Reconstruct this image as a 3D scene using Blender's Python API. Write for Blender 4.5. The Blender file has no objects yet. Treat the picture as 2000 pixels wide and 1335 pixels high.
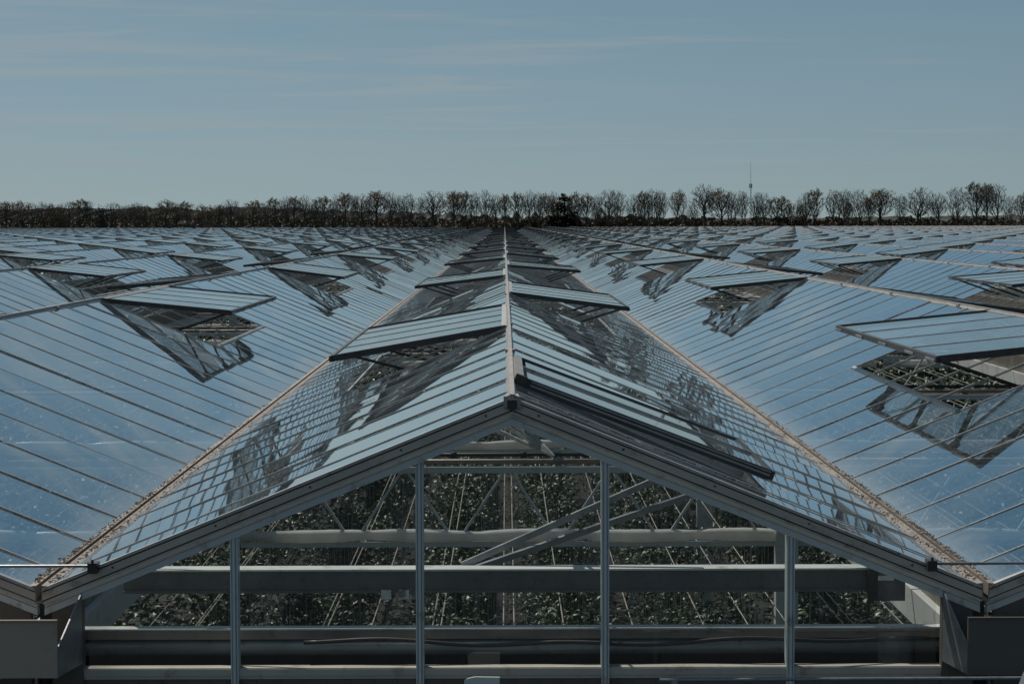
import bpy, math, random
from mathutils import Vector, Matrix
random.seed(7)
C = bpy.context.scene.collection
R = math.radians
PI = math.pi

# ------------------------------------------------------------------ dimensions (metres)
G = 4.6                 # height of the gutter line
CAMX, CAMY, CAMZ = -0.03, -9.01, G + 1.54
HALF = 2.0              # half a bay
EAVE = 1.957             # glass starts this far from the bay centre
TAN = 0.404
APEX = G + 0.800
COS, SIN = math.cos(math.atan(TAN)), math.sin(math.atan(TAN))
LEN = 385.0             # bay length
PITCH, Y0 = 0.82, 0.40  # glazing bar spacing
NB = 24                 # bays each side
VL = 1.26               # vent length down the slope
FP = 4167.0             # focal length in photo pixels

def at(px, py, d):
    """point seen at photo pixel (px, py), d metres ahead of the lens"""
    return Vector((CAMX + (px - 986) * d / FP, CAMY + d, CAMZ - (py - 435) * d / FP))
def seen(x, y, m=5.0):
    return abs(x - CAMX) < 0.243 * (y - CAMY) + m

# ------------------------------------------------------------------ mesh helper
class MB:
    def __init__(s): s.v = []; s.f = []; s.m = []
    def face(s, pts, mi=0):
        n = len(s.v); s.v += [tuple(p) for p in pts]; s.f.append(tuple(range(n, n + len(pts)))); s.m.append(mi)
    def box(s, x0, x1, y0, y1, z0, z1, mi=0):
        n = len(s.v)
        s.v += [(x0,y0,z0),(x1,y0,z0),(x1,y1,z0),(x0,y1,z0),(x0,y0,z1),(x1,y0,z1),(x1,y1,z1),(x0,y1,z1)]
        for q in ((0,3,2,1),(4,5,6,7),(0,1,5,4),(1,2,6,5),(2,3,7,6),(3,0,4,7)):
            s.f.append(tuple(n + i for i in q)); s.m.append(mi)
    def bar(s, p, q, w, h, up=(0,0,1), mi=0, w2=None, h2=None):
        """rectangular bar from p to q, w wide, h tall along up"""
        p, q, up = Vector(p), Vector(q), Vector(up)
        d = (q - p).normalized(); sx = d.cross(up)
        if sx.length < 1e-6: sx = d.cross(Vector((1,0,0)))
        sx.normalize(); u = sx.cross(d).normalized()
        n = len(s.v)
        for c, ww, hh in ((p, w, h), (q, w2 or w, h2 or h)):
            for a, b in ((-1,-1),(1,-1),(1,1),(-1,1)):
                s.v.append(tuple(c + sx * (a * ww / 2) + u * (b * hh / 2)))
        for f in ((3,2,1,0),(4,5,6,7),(0,1,5,4),(1,2,6,5),(2,3,7,6),(3,0,4,7)):
            s.f.append(tuple(n + i for i in f)); s.m.append(mi)
    def tube(s, pts, rads, k=8, mi=0, caps=True):
        pts = [Vector(p) for p in pts]
        if not isinstance(rads, (list, tuple)): rads = [rads] * len(pts)
        n0 = len(s.v); a = None
        for i, p in enumerate(pts):
            d = (pts[min(i+1, len(pts)-1)] - pts[max(i-1, 0)]).normalized()
            if a is None:
                a = d.cross(Vector((0,0,1)))
                if a.length < 1e-3: a = d.cross(Vector((1,0,0)))
            a = (a - d * a.dot(d)).normalized(); b = d.cross(a)
            for j in range(k):
                t = 2 * PI * j / k
                s.v.append(tuple(p + (a * math.cos(t) + b * math.sin(t)) * rads[i]))
        for i in range(len(pts) - 1):
            for j in range(k):
                j2 = (j + 1) % k
                s.f.append((n0+i*k+j, n0+i*k+j2, n0+(i+1)*k+j2, n0+(i+1)*k+j)); s.m.append(mi)
        if caps:
            s.f.append(tuple(n0 + j for j in reversed(range(k)))); s.m.append(mi)
            s.f.append(tuple(n0 + (len(pts)-1)*k + j for j in range(k))); s.m.append(mi)
    def extrude_y(s, poly, y0, y1, mi=0):
        """closed (x, z) outline pulled along y"""
        n, k = len(s.v), len(poly)
        for y in (y0, y1): s.v += [(x, y, z) for x, z in poly]
        for j in range(k):
            j2 = (j + 1) % k
            s.f.append((n+j, n+j2, n+k+j2, n+k+j)); s.m.append(mi)
        s.f.append(tuple(n + j for j in reversed(range(k)))); s.m.append(mi)
        s.f.append(tuple(n + k + j for j in range(k))); s.m.append(mi)
    def lump(s, c, rx, ry, rz, mi=0, rough=.35):
        c = Vector(c); n = len(s.v); rows, k = 3, 5
        s.v.append(tuple(c + Vector((0,0,-rz))))
        for i in range(1, rows):
            t = -PI/2 + PI * i / rows
            for j in range(k):
                a = 2*PI*j/k; q = 1 + random.uniform(-rough, rough)
                s.v.append((c.x + rx*q*math.cos(t)*math.cos(a), c.y + ry*q*math.cos(t)*math.sin(a), c.z + rz*q*math.sin(t)))
        s.v.append(tuple(c + Vector((0,0,rz)))); top = len(s.v) - 1
        for j in range(k):
            j2 = (j+1) % k
            s.f.append((n, n+1+j2, n+1+j)); s.m.append(mi)
            for i in range(rows-2):
                a, b = n+1+i*k, n+1+(i+1)*k
                s.f.append((a+j, a+j2, b+j2, b+j)); s.m.append(mi)
            e = n+1+(rows-2)*k
            s.f.append((e+j, e+j2, top)); s.m.append(mi)
    def mesh(s, name, mats, smooth=False):
        me = bpy.data.meshes.new(name); me.from_pydata(s.v, [], s.f)
        for m in (mats if isinstance(mats, (list, tuple)) else [mats]): me.materials.append(m)
        me.polygons.foreach_set('material_index', s.m)
        if smooth: me.polygons.foreach_set('use_smooth', [True] * len(s.f))
        me.update(); return me
    def build(s, name, mats, parent=None, smooth=False):
        return link(name, s.mesh(name, mats, smooth), parent)

def link(name, me, parent=None):
    o = bpy.data.objects.new(name, me); C.objects.link(o)
    if parent: o.parent = parent
    return o
def tag(o, label=None, cat=None, group=None, kind=None):
    if label: o['label'] = label
    if cat: o['category'] = cat
    if group: o['group'] = group
    if kind: o['kind'] = kind
    return o
def empty(name, loc=(0,0,0), rz=0):
    o = bpy.data.objects.new(name, None); o.location = loc; o.rotation_euler.z = rz
    o.empty_display_size = .2; C.objects.link(o); return o

# ------------------------------------------------------------------ materials
def new_mat(name):
    m = bpy.data.materials.new(name); m.use_nodes = True
    nt = m.node_tree; nt.nodes.clear(); out = nt.nodes.new('ShaderNodeOutputMaterial')
    return m, nt, out
def N(nt, t, **kw):
    n = nt.nodes.new(t)
    for k, v in kw.items():
        if hasattr(n, k): setattr(n, k, v)
        else: n.inputs[k].default_value = v
    return n
def noise(nt, scale, detail=4, rough=.55, stretch=None, coord='Object'):
    tc = nt.nodes.new('ShaderNodeTexCoord'); t = N(nt, 'ShaderNodeTexNoise')
    t.inputs['Scale'].default_value = scale; t.inputs['Detail'].default_value = detail; t.inputs['Roughness'].default_value = rough
    if stretch:
        mp = nt.nodes.new('ShaderNodeMapping'); mp.inputs['Scale'].default_value = stretch
        nt.links.new(tc.outputs[coord], mp.inputs['Vector']); nt.links.new(mp.outputs[0], t.inputs['Vector'])
    else: nt.links.new(tc.outputs[coord], t.inputs['Vector'])
    return t
def ramp(nt, src, stops):
    r = nt.nodes.new('ShaderNodeValToRGB'); e = r.color_ramp.elements
    while len(e) < len(stops): e.new(.5)
    for i, (p, c) in enumerate(stops):
        e[i].position = p; e[i].color = (*c, 1) if len(c) == 3 else c
    nt.links.new(src, r.inputs[0]); return r
def metal(name, c1, c2, rough=.45, met=.5, scale=6, dirt=None, stretch=None):
    m, nt, out = new_mat(name)
    b = N(nt, 'ShaderNodeBsdfPrincipled'); b.inputs['Metallic'].default_value = met
    n1 = noise(nt, scale, 6, .65, stretch)
    r = ramp(nt, n1.outputs['Fac'], [(.3, c1), (.7, c2)])
    col = r.outputs[0]
    if dirt:
        n2 = noise(nt, scale * 3.7, 5, .7)
        r2 = ramp(nt, n2.outputs['Fac'], [(.56, (0,0,0)), (.72, (1,1,1))])
        mx = N(nt, 'ShaderNodeMixRGB'); mx.inputs['Color2'].default_value = (*dirt, 1)
        nt.links.new(r2.outputs[0], mx.inputs['Fac']); nt.links.new(col, mx.inputs['Color1']); col = mx.outputs[0]
    nt.links.new(col, b.inputs['Base Color'])
    rr = ramp(nt, n1.outputs['Fac'], [(.2, (rough*.8,)*3), (.8, (min(1, rough*1.25),)*3)])
    nt.links.new(rr.outputs[0], b.inputs['Roughness'])
    bp = N(nt, 'ShaderNodeBump'); bp.inputs['Strength'].default_value = .15; bp.inputs['Distance'].default_value = .01
    nt.links.new(n1.outputs['Fac'], bp.inputs['Height']); nt.links.new(bp.outputs[0], b.inputs['Normal'])
    nt.links.new(b.outputs[0], out.inputs[0]); return m

def glass(name, tint, dust, dust_col, wave, edge=0.0, boost=1.0):
    """a single thin pane: Fresnel mirror over clear sheet, with a dust film"""
    m, nt, out = new_mat(name); L = nt.links.new
    geo = N(nt, 'ShaderNodeNewGeometry')
    ior = N(nt, 'ShaderNodeMapRange')
    ior.inputs['To Min'].default_value = 1.52; ior.inputs['To Max'].default_value = 1 / 1.52
    L(geo.outputs['Backfacing'], ior.inputs['Value'])
    n1 = noise(nt, 1.0, 1.0, .5, (1.3, .9, 1.3))
    n2 = noise(nt, 6.0, 1.0, .5)
    add = N(nt, 'ShaderNodeMath', operation='MULTIPLY_ADD'); add.inputs[1].default_value = .035
    L(n2.outputs['Fac'], add.inputs[0]); L(n1.outputs['Fac'], add.inputs[2])
    bp = N(nt, 'ShaderNodeBump'); bp.inputs['Strength'].default_value = 1.0; bp.inputs['Distance'].default_value = wave
    L(add.outputs[0], bp.inputs['Height'])
    fr = N(nt, 'ShaderNodeFresnel'); L(ior.outputs[0], fr.inputs['IOR'])
    # two faces: 2R/(1+R)
    a = N(nt, 'ShaderNodeMath', operation='MULTIPLY'); a.inputs[1].default_value = 2 * boost; L(fr.outputs[0], a.inputs[0])
    b = N(nt, 'ShaderNodeMath', operation='ADD'); b.inputs[1].default_value = 1; L(fr.outputs[0], b.inputs[0])
    c = N(nt, 'ShaderNodeMath', operation='DIVIDE', use_clamp=True); L(a.outputs[0], c.inputs[0]); L(b.outputs[0], c.inputs[1])
    tr = N(nt, 'ShaderNodeBsdfTransparent'); tr.inputs[0].default_value = (*tint, 1)
    gl = N(nt, 'ShaderNodeBsdfGlossy'); gl.inputs['Roughness'].default_value = .012; gl.inputs['Color'].default_value = (.93,.96,.97,1)
    L(bp.outputs[0], gl.inputs['Normal'])
    mx = N(nt, 'ShaderNodeMixShader'); L(c.outputs[0], mx.inputs[0]); L(tr.outputs[0], mx.inputs[1]); L(gl.outputs[0], mx.inputs[2])
    di = N(nt, 'ShaderNodeBsdfDiffuse'); di.inputs[0].default_value = (*dust_col, 1)
    tl = N(nt, 'ShaderNodeBsdfTranslucent'); tl.inputs[0].default_value = (*dust_col, 1)
    dd = N(nt, 'ShaderNodeMixShader'); dd.inputs[0].default_value = .4; L(di.outputs[0], dd.inputs[1]); L(tl.outputs[0], dd.inputs[2])
    n3 = noise(nt, 1.3, 6, .62, (1, .7, 1))
    d = N(nt, 'ShaderNodeMapRange'); d.inputs['From Min'].default_value = .3; d.inputs['From Max'].default_value = .75
    d.inputs['To Min'].default_value = dust * .45; d.inputs['To Max'].default_value = dust * 1.6; L(n3.outputs['Fac'], d.inputs['Value'])
    n5 = noise(nt, 1.0, 4, .6, (.35, 11, .35))
    dk = N(nt, 'ShaderNodeMapRange'); dk.inputs['From Min'].default_value = .35; dk.inputs['From Max'].default_value = .75; dk.inputs['To Min'].default_value = .55; dk.inputs['To Max'].default_value = 1.9; L(n5.outputs['Fac'], dk.inputs['Value'])
    dm = N(nt, 'ShaderNodeMath', operation='MULTIPLY'); L(d.outputs[0], dm.inputs[0]); L(dk.outputs[0], dm.inputs[1])      # run-off streaks down the slope
    dsrc = dm.outputs[0]
    if edge:
        tc = N(nt, 'ShaderNodeTexCoord'); sx = N(nt, 'ShaderNodeSeparateXYZ'); L(tc.outputs['Object'], sx.inputs[0])
        ab = N(nt, 'ShaderNodeMath', operation='ABSOLUTE'); L(sx.outputs['X'], ab.inputs[0])
        n4 = noise(nt, 7, 5, .7)
        ad = N(nt, 'ShaderNodeMath', operation='MULTIPLY_ADD'); ad.inputs[1].default_value = .16
        L(n4.outputs['Fac'], ad.inputs[0]); L(ab.outputs[0], ad.inputs[2])
        e = N(nt, 'ShaderNodeMapRange'); e.inputs['From Min'].default_value = EAVE - .09; e.inputs['From Max'].default_value = EAVE + .07
        e.inputs['To Min'].default_value = 0; e.inputs['To Max'].default_value = edge; L(ad.outputs[0], e.inputs['Value'])
        s2 = N(nt, 'ShaderNodeMath', operation='ADD', use_clamp=True); L(dsrc, s2.inputs[0]); L(e.outputs[0], s2.inputs[1]); dsrc = s2.outputs[0]
    m2 = N(nt, 'ShaderNodeMixShader'); L(dsrc, m2.inputs[0]); L(mx.outputs[0], m2.inputs[1]); L(dd.outputs[0], m2.inputs[2])
    L(m2.outputs[0], out.inputs[0]); return m

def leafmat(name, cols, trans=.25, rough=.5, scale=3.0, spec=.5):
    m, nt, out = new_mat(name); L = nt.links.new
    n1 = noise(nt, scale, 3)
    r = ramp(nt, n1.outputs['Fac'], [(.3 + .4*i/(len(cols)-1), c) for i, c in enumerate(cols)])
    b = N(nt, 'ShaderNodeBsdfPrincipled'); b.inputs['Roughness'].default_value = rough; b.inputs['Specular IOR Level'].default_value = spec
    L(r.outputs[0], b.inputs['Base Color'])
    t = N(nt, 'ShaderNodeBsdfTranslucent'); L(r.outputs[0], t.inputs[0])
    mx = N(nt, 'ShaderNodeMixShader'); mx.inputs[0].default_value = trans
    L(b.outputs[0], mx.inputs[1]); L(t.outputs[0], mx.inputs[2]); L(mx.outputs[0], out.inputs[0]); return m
def matte(name, c1, c2, scale=4, rough=.8, bump=.2):
    m, nt, out = new_mat(name); L = nt.links.new
    n1 = noise(nt, scale, 6, .65); r = ramp(nt, n1.outputs['Fac'], [(.3, c1), (.7, c2)])
    b = N(nt, 'ShaderNodeBsdfPrincipled'); b.inputs['Roughness'].default_value = rough; L(r.outputs[0], b.inputs['Base Color'])
    bp = N(nt, 'ShaderNodeBump'); bp.inputs['Strength'].default_value = bump; bp.inputs['Distance'].default_value = .02
    L(n1.outputs['Fac'], bp.inputs['Height']); L(bp.outputs[0], b.inputs['Normal']); L(b.outputs[0], out.inputs[0]); return m

M = {}
M['roof_glass'] = glass('roof glass', (.92,.955,.95), .050, (.46,.56,.64), .0008, edge=.42, boost=1.28)
M['vent_glass'] = glass('vent glass', (.92,.955,.95), .045, (.50,.58,.64), .0008)
M['gable_glass'] = glass('gable glass', (.90,.93,.915), .006, (.35,.38,.40), .0006)
M['bar'] = metal('weathered aluminium bar', (.34,.335,.325), (.50,.49,.47), .40, .25, 5, dirt=(.16,.145,.13))
M['ridge'] = metal('pale aluminium ridge', (.28,.265,.245), (.40,.38,.35), .5, .35, 4, dirt=(.25,.22,.19))
M['gutter'] = metal('stained gutter steel', (.20,.175,.15), (.33,.295,.255), .6, .2, 3, dirt=(.10,.078,.06))
M['galv_dark'] = metal('dull dark steel', (.11,.115,.118), (.18,.185,.188), .5, .3, 7, dirt=(.08,.075,.07))
M['dark'] = metal('dark aluminium edge', (.035,.036,.038), (.075,.074,.072), .5, .4, 9)
M['frame'] = metal('grey painted frame', (.56,.61,.62), (.68,.71,.71), .5, .05, 3, dirt=(.38,.35,.31))
M['fascia'] = metal('grey beige flashing', (.46,.415,.365), (.60,.545,.48), .55, .1, 2.5, dirt=(.29,.235,.185))
M['galv'] = metal('galvanised steel', (.22,.235,.245), (.34,.355,.365), .42, .5, 9, dirt=(.15,.14,.13))
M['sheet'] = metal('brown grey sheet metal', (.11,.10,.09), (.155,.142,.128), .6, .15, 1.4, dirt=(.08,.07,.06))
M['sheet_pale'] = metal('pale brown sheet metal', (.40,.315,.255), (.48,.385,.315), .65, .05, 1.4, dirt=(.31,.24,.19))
M['white'] = metal('white painted steel', (.62,.63,.62), (.74,.74,.72), .5, 0, 2.5, dirt=(.36,.31,.26))
M['rusty'] = metal('rust stained pipe', (.20,.17,.145), (.34,.29,.25), .5, .2, 5, dirt=(.19,.11,.07))
M['pipe'] = metal('grey pipe', (.22,.25,.27), (.33,.355,.37), .4, .3, 4, dirt=(.16,.12,.10))
M['pipe_dark'] = metal('black hose', (.02,.02,.022), (.04,.04,.042), .4, 0, 6)
M['wrap'] = leafmat('white plastic wrap', [(.74,.72,.69), (.90,.885,.86)], .38, .22, 9)
M['wire'] = matte('crop wire', (.40,.36,.30), (.55,.50,.44), 5, .5)
M['twine'] = matte('pale twine', (.30,.32,.30), (.45,.46,.43), 9, .7)
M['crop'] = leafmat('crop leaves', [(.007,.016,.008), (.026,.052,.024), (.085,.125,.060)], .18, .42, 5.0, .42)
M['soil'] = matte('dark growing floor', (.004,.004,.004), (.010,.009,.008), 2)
M['ground'] = matte('field ground', (.035,.045,.02), (.075,.075,.04), .05)
M['yard'] = matte('concrete yard', (.016,.016,.016), (.030,.029,.028), .6)
M['debris'] = matte('moss debris', (.040,.028,.020), (.165,.125,.09), 30, .95, .5)
M['bark'] = matte('bark', (.06,.052,.045), (.12,.10,.085), 3)
M['twig'] = matte('twigs', (.075,.064,.058), (.13,.11,.095), 2)
M['leaf_brown'] = leafmat('brown leaves', [(.085,.058,.026), (.14,.090,.042), (.10,.09,.04)], .3, .6, .6)
M['leaf_olive'] = leafmat('olive leaves', [(.055,.062,.027), (.10,.09,.038), (.08,.08,.034)], .3, .6, .6)
M['leaf_dark'] = leafmat('dark leaves', [(.010,.020,.008), (.020,.032,.012)], .15, .6, .5)
M['under'] = leafmat('undergrowth leaves', [(.016,.022,.010), (.040,.034,.016), (.075,.045,.018)], .15, .7, .12)
M['hill'] = leafmat('distant wood', [(.010,.015,.010), (.020,.024,.014), (.034,.026,.014)], .1, .8, .03)
M['cloth'] = matte('blue white cloth', (.08,.10,.13), (.30,.34,.37), 6, .8)
M['brick'] = matte('house wall', (.16,.09,.06), (.22,.13,.09), 2)
M['roof_tile'] = matte('dark roof', (.03,.03,.032), (.05,.048,.05), 2)
M['black'] = metal('black machine', (.02,.02,.021), (.05,.05,.05), .5, .2, 3)

# ------------------------------------------------------------------ setting
g = MB(); S_ = 7000
g.face([(-S_,-600,0),(S_,-600,0),(S_,S_*1.4,0),(-S_,S_*1.4,0)]); tag(g.build('ground', M['ground']), kind='structure')
g = MB(); g.face([(-140,-160,.004),(140,-160,.004),(140,-.2,.004),(-140,-.2,.004)]); tag(g.build('yard_pavement', M['yard']), kind='structure')
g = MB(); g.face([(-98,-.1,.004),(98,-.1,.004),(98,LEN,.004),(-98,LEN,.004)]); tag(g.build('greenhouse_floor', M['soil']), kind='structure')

# far hills: a real strip of terrain with a wooded, uneven top
def hill_h(px):
    """height of the wooded skyline over photo columns"""
    pts = [(-400,428),(0,414),(200,410),(330,408),(400,417),(470,408),(520,404),(545,413),(580,406),(610,414),(760,415),(860,418),(960,424),(1100,428),(1400,429),(1700,428),(2000,426),(2400,430)]
    for (a, ya), (b, yb) in zip(pts, pts[1:]):
        if a <= px <= b:
            t = (px - a) / (b - a); t = t*t*(3-2*t); y = ya + (yb - ya) * t
            return CAMZ + (435 + (986 - px) * .0025 - y) * 900 / FP
    return CAMZ
g = MB(); cols = 700; rows = []
for r, (yy, fr) in enumerate(((740,-.05),(800,.55),(850,.86),(905,1.0),(1000,.9),(1150,.5),(1400,-.05))):
    row = []
    for i in range(cols + 1):
        px = -400 + 2800 * i / cols
        h = hill_h(px)
        z = h * fr + (random.uniform(-.9, .9) + .9*math.sin(i*.9) * math.sin(i*.23)) * (1 if 0 < fr < 2 else 0)
        row.append(len(g.v)); g.v.append((CAMX + (px-986)*910/FP, CAMY + yy + random.uniform(-6, 6), z))
    rows.append(row)
for a, b in zip(rows, rows[1:]):
    for i in range(cols): g.f.append((a[i], a[i+1], b[i+1], b[i])); g.m.append(0)
tag(g.build('wooded_hills', M['hill']), kind='structure')

# ------------------------------------------------------------------ greenhouse bay: shared meshes
def slope(x, side=1, dz=0):  # height of the roof plane at distance x from the bay centre
    return APEX - abs(x) * TAN + dz
nj = int((LEN - Y0) / PITCH)
NV = 5                  # panes covered by one vent
def starts(j0): return [j0 + 18*k for k in range(30) if j0 + 18*k + NV < nj]   # bar index where vents start
VENTS = {('mid', -1): starts(7), ('mid', 1): starts(16), ('side', -1): starts(5), ('side', 1): starts(14)}
HOLE = VL * COS - .03        # plan length of a vent hole
def roof_mesh(sgn, vents):
    m = MB(); vs = set(j for v in vents for j in range(v, v + NV)); rr = random.Random(5 + sgn)
    ys = [-.05] + [Y0 + PITCH * j for j in range(nj + 1)]
    for q in range(len(ys) - 1):
        j = q - 1
        xi = HOLE if j in vs else .018
        p = []
        t1, t2 = rr.gauss(0, .0024), rr.gauss(0, .0016)
        for (x, y, a, b) in ((xi, ys[q]+.008, -1, -1), (EAVE, ys[q]+.008, 1, -1), (EAVE, ys[q+1]-.008, 1, 1), (xi, ys[q+1]-.008, -1, 1)):
            p.append((sgn * x, y, slope(x) + a * t1 + b * t2 + rr.gauss(0, .0004)))
        if sgn > 0: m.face(p)
        else: m.face(p[::-1])
    return m.mesh('roof_slope', M['roof_glass'])
def bars_mesh(sgn, vents):
    m = MB(); vs = set(j for v in vents for j in range(v + 1, v + NV))
    up = Vector((sgn * SIN, 0, COS))
    ys = [-.045] + [Y0 + PITCH * j for j in range(nj + 1)]
    for q, y in enumerate(ys):
        w = .011 if q else .026
        a = Vector((sgn*.016, y, slope(.016))); b = Vector((sgn*(EAVE+.012), y, slope(EAVE+.012)))
        m.bar(a + up*.003, b + up*.003, w, .005, up)          # cap above the glass
        m.bar(a - up*.007, b - up*.007, .006, .008, up)       # web below the glass
        if y < 60: m.bar(b - up*.004, b + (b-a).normalized()*.012 - up*.001, .017, .012, up, 2)
    for v in vents:                                            # sill of each vent hole
        y0, y1 = Y0 + PITCH*v + .016, Y0 + PITCH*(v+NV) - .016
        m.bar((sgn*(HOLE+.012), y0, slope(HOLE+.012)+.006), (sgn*(HOLE+.012), y1, slope(HOLE+.012)+.006), .030, .016, up, 0)
    return m.mesh('glazing_grid', [M['bar'], M['ridge'], M['dark']])
ME = {}
for (kd, s), vv in VENTS.items():
    ME['roof', kd, s] = roof_mesh(s, vv); ME['bars', kd, s] = bars_mesh(s, vv)
m = MB()   # ridge cap, in lengths
y = -.07
while y < LEN:
    y2 = min(y + 3.28, LEN)
    m.extrude_y([(-.026, APEX-.012),(-.011, APEX+.008),(-.011, APEX+.022),(.011, APEX+.022),(.011, APEX+.008),(.026, APEX-.012)], y, y2 - .006)
    if y < 120:
        for sx in (-1, 1): m.box(sx*.021-.007, sx*.021+.007, y+.02, y+.13, APEX-.006, APEX+.014)
    y = y2
ME['ridge'] = m.mesh('ridge_cap', M['ridge'])
m = MB()   # gutter, centred on x = 0
gp = [(-.046,.014),(-.011,.018),(-.010,-.055),(.010,-.055),(.011,.018),(.046,.014),(.055,.0),(.060,-.02),(.060,-.20),(-.060,-.20),(-.060,-.02),(-.055,.0)]
shell = [(-.055,.0),(-.046,.014),(-.011,.018),(-.010,-.050),(.010,-.050),(.011,.018),(.046,.014),(.055,.0),(.016,.004),(.014,-.058),(-.014,-.058),(-.016,.004)]
m.extrude_y([(x, G + z) for x, z in shell], -.07, .30)
m.extrude_y([(x, G + z) for x, z in gp], .30, LEN)
m.box(-.075, .075, .285, .299, G-1.0, G-.06, 1)  # dark plate standing in for the shade inside the gutter-end recess
m.box(-.10, .10, .32, 120, G-.36, G-.203, 2)       # beam carrying the gutter
ME['gutter'] = m.mesh('gutter', [M['gutter'], M['dark'], M['white']])

# vent: hinge along y at x = 0, panel out along +x, z is its normal
VW = NV * PITCH - .03
def vent_meshes():
    h = VW / 2; f = MB()
    for y in (-h, h): f.box(0, VL, y - .016, y + .016, -.036, .010, 0)
    f.box(VL - .012, VL + .018, -h - .016, h + .016, -.034, .006, 0)
    for k in range(5):
        y = -h + VW * k / 4
        f.box(VL + .018, VL + .026, y - .3 if k == 4 else y, y + (.0 if k == 4 else .3), -.026, -.010, 1)
    f.box(-.010, .03, -h - .016, h + .016, -.024, .006, 3)
    for k in (1, 2, 3):
        y = -h + VW * k / 4
        f.box(.03, VL - .012, y - .006, y + .006, -.016, .004, 3)
    g = MB()
    for k in range(4):
        y0, y1 = -h + VW*k/4 + .010, -h + VW*(k+1)/4 - .010
        t = random.gauss(0, .0008)
        g.face([(.03, y0, t), (VL - .012, y0, -t), (VL - .012, y1, t), (.03, y1, -t)])
    return f.mesh('vent_frame', [M['dark'], M['galv'], M['ridge'], M['bar']]), g.mesh('vent_pane', M['vent_glass'])
ME['vframe'], ME['vpane'] = vent_meshes()
def rod_mesh(op):
    m = MB(); a = Vector((VL - .03, 0, -.03)); r = .64
    b = Vector((r*math.cos(op) , 0, -r*math.sin(op) - .13))
    m.bar(a, b, .018, .026, (0,1,0)); m.bar(a + Vector((-.02,.045,0)), b + Vector((-.02,.045,0)), .012, .018, (0,1,0))
    m.box(a.x-.03, a.x+.03, -.03, .07, a.z-.012, a.z+.016)
    return m.mesh('push_rod', M['dark'])
ME['rod'] = rod_mesh(R(16))
m = MB(); h = VW / 2    # far vents: the same outline in one mesh
for y in (-h, h): m.box(0, VL, y - .016, y + .016, -.036, .010, 0)
m.box(VL - .012, VL + .018, -h - .016, h + .016, -.034, .006, 0); m.box(-.010, .03, -h - .016, h + .016, -.024, .006, 0)
m.face([(.03,-h+.016,0),(VL-.012,-h+.016,0),(VL-.012,h-.016,0),(.03,h-.016,0)], 1)
m.bar((VL-.03, -1.2, -.03), (.62, -1.2, -.31), .02, .026, (0,1,0), 0); m.bar((VL-.03, .8, -.03), (.62, .8, -.31), .02, .026, (0,1,0), 0)
ME['vfar'] = m.mesh('roof_vent', [M['dark'], M['vent_glass']])

rv = random.Random(3)
def add_vent(bay, sgn, yc, dist, op=None, rods=(-1.7, -.3, 1.2)):
    op = op or R(16 + rv.uniform(-1.6, 1.6))
    th = math.atan(TAN) - op
    far = dist > 95
    o = link('roof_vent', ME['vfar'] if far else ME['vframe'], bay)
    o.location = (sgn * .024, yc, APEX + .006)
    o.rotation_euler = (0, th, 0 if sgn > 0 else PI)
    if not far:
        link('vent_pane', ME['vpane'], o)
        for y in rods:
            r = link('push_rod', ME['rod'], o); r.location = (0, y, 0)
    return o

# trusses under the roof
def truss_mesh():
    m = MB(); zu, zl = G - .215, G - .775
    m.bar((-1.94,0,zu-.02), (1.94,0,zu-.02), .05, .045)                       # upper chord
    m.bar((-1.94,0,zl), (1.94,0,zl), .04, .035)
    for k in range(-3, 3):
        x = -.013 + .745 * k + .3725
        if abs(x) < 1.9: pass
    xs = [(-1.875 + .3725 * i) for i in range(11)]
    for i in range(10):
        a, b = xs[i], xs[i+1]
        za, zb = (zl, zu) if i % 2 == 0 else (zu, zl)
        m.bar((a,0,za), (b,0,zb), .018, .022, (0,1,0))
    return m.mesh('roof_truss', M['frame'])
ME['truss'] = truss_mesh()
m = MB(); pts, rad = [], []; rw = random.Random(11)
for i in range(79):
    x = -1.94 + 3.88 * i / 78; ph = ((x + 2.6) % .79) / .79
    rad.append(.031 + .018 * math.sin(PI * min(1, max(0, ph))) ** .6 + rw.uniform(-.0015, .0015)); pts.append((x, 0, G - .775 + .062 + .006*math.sin(x*5)))
m.tube(pts, rad, 12); ME['bundle'] = m.mesh('screen_roll', M['wrap'], True)
m = MB(); m.tube([(-1.94,.03,G-.18),(1.94,.03,G-.18)], .019, 8, 0); ME['hpipe'] = m.mesh('heating_pipe', M['rusty'], True)
m = MB(); m.tube([(-1.94,-.02,G-.125),(1.94,-.02,G-.125)], .014, 8, 0)
for x in (-1.2,-.4,.1,.55,1.3): m.box(x-.02, x+.02, -.035, -.005, G-.145, G-.105)
ME['dpipe'] = m.mesh('drive_shaft', M['black'], True)
m = MB(); m.box(1.92, 2.08, -.06, .06, 0, G - .362); ME['column'] = m.mesh('column', M['white'])

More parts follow.
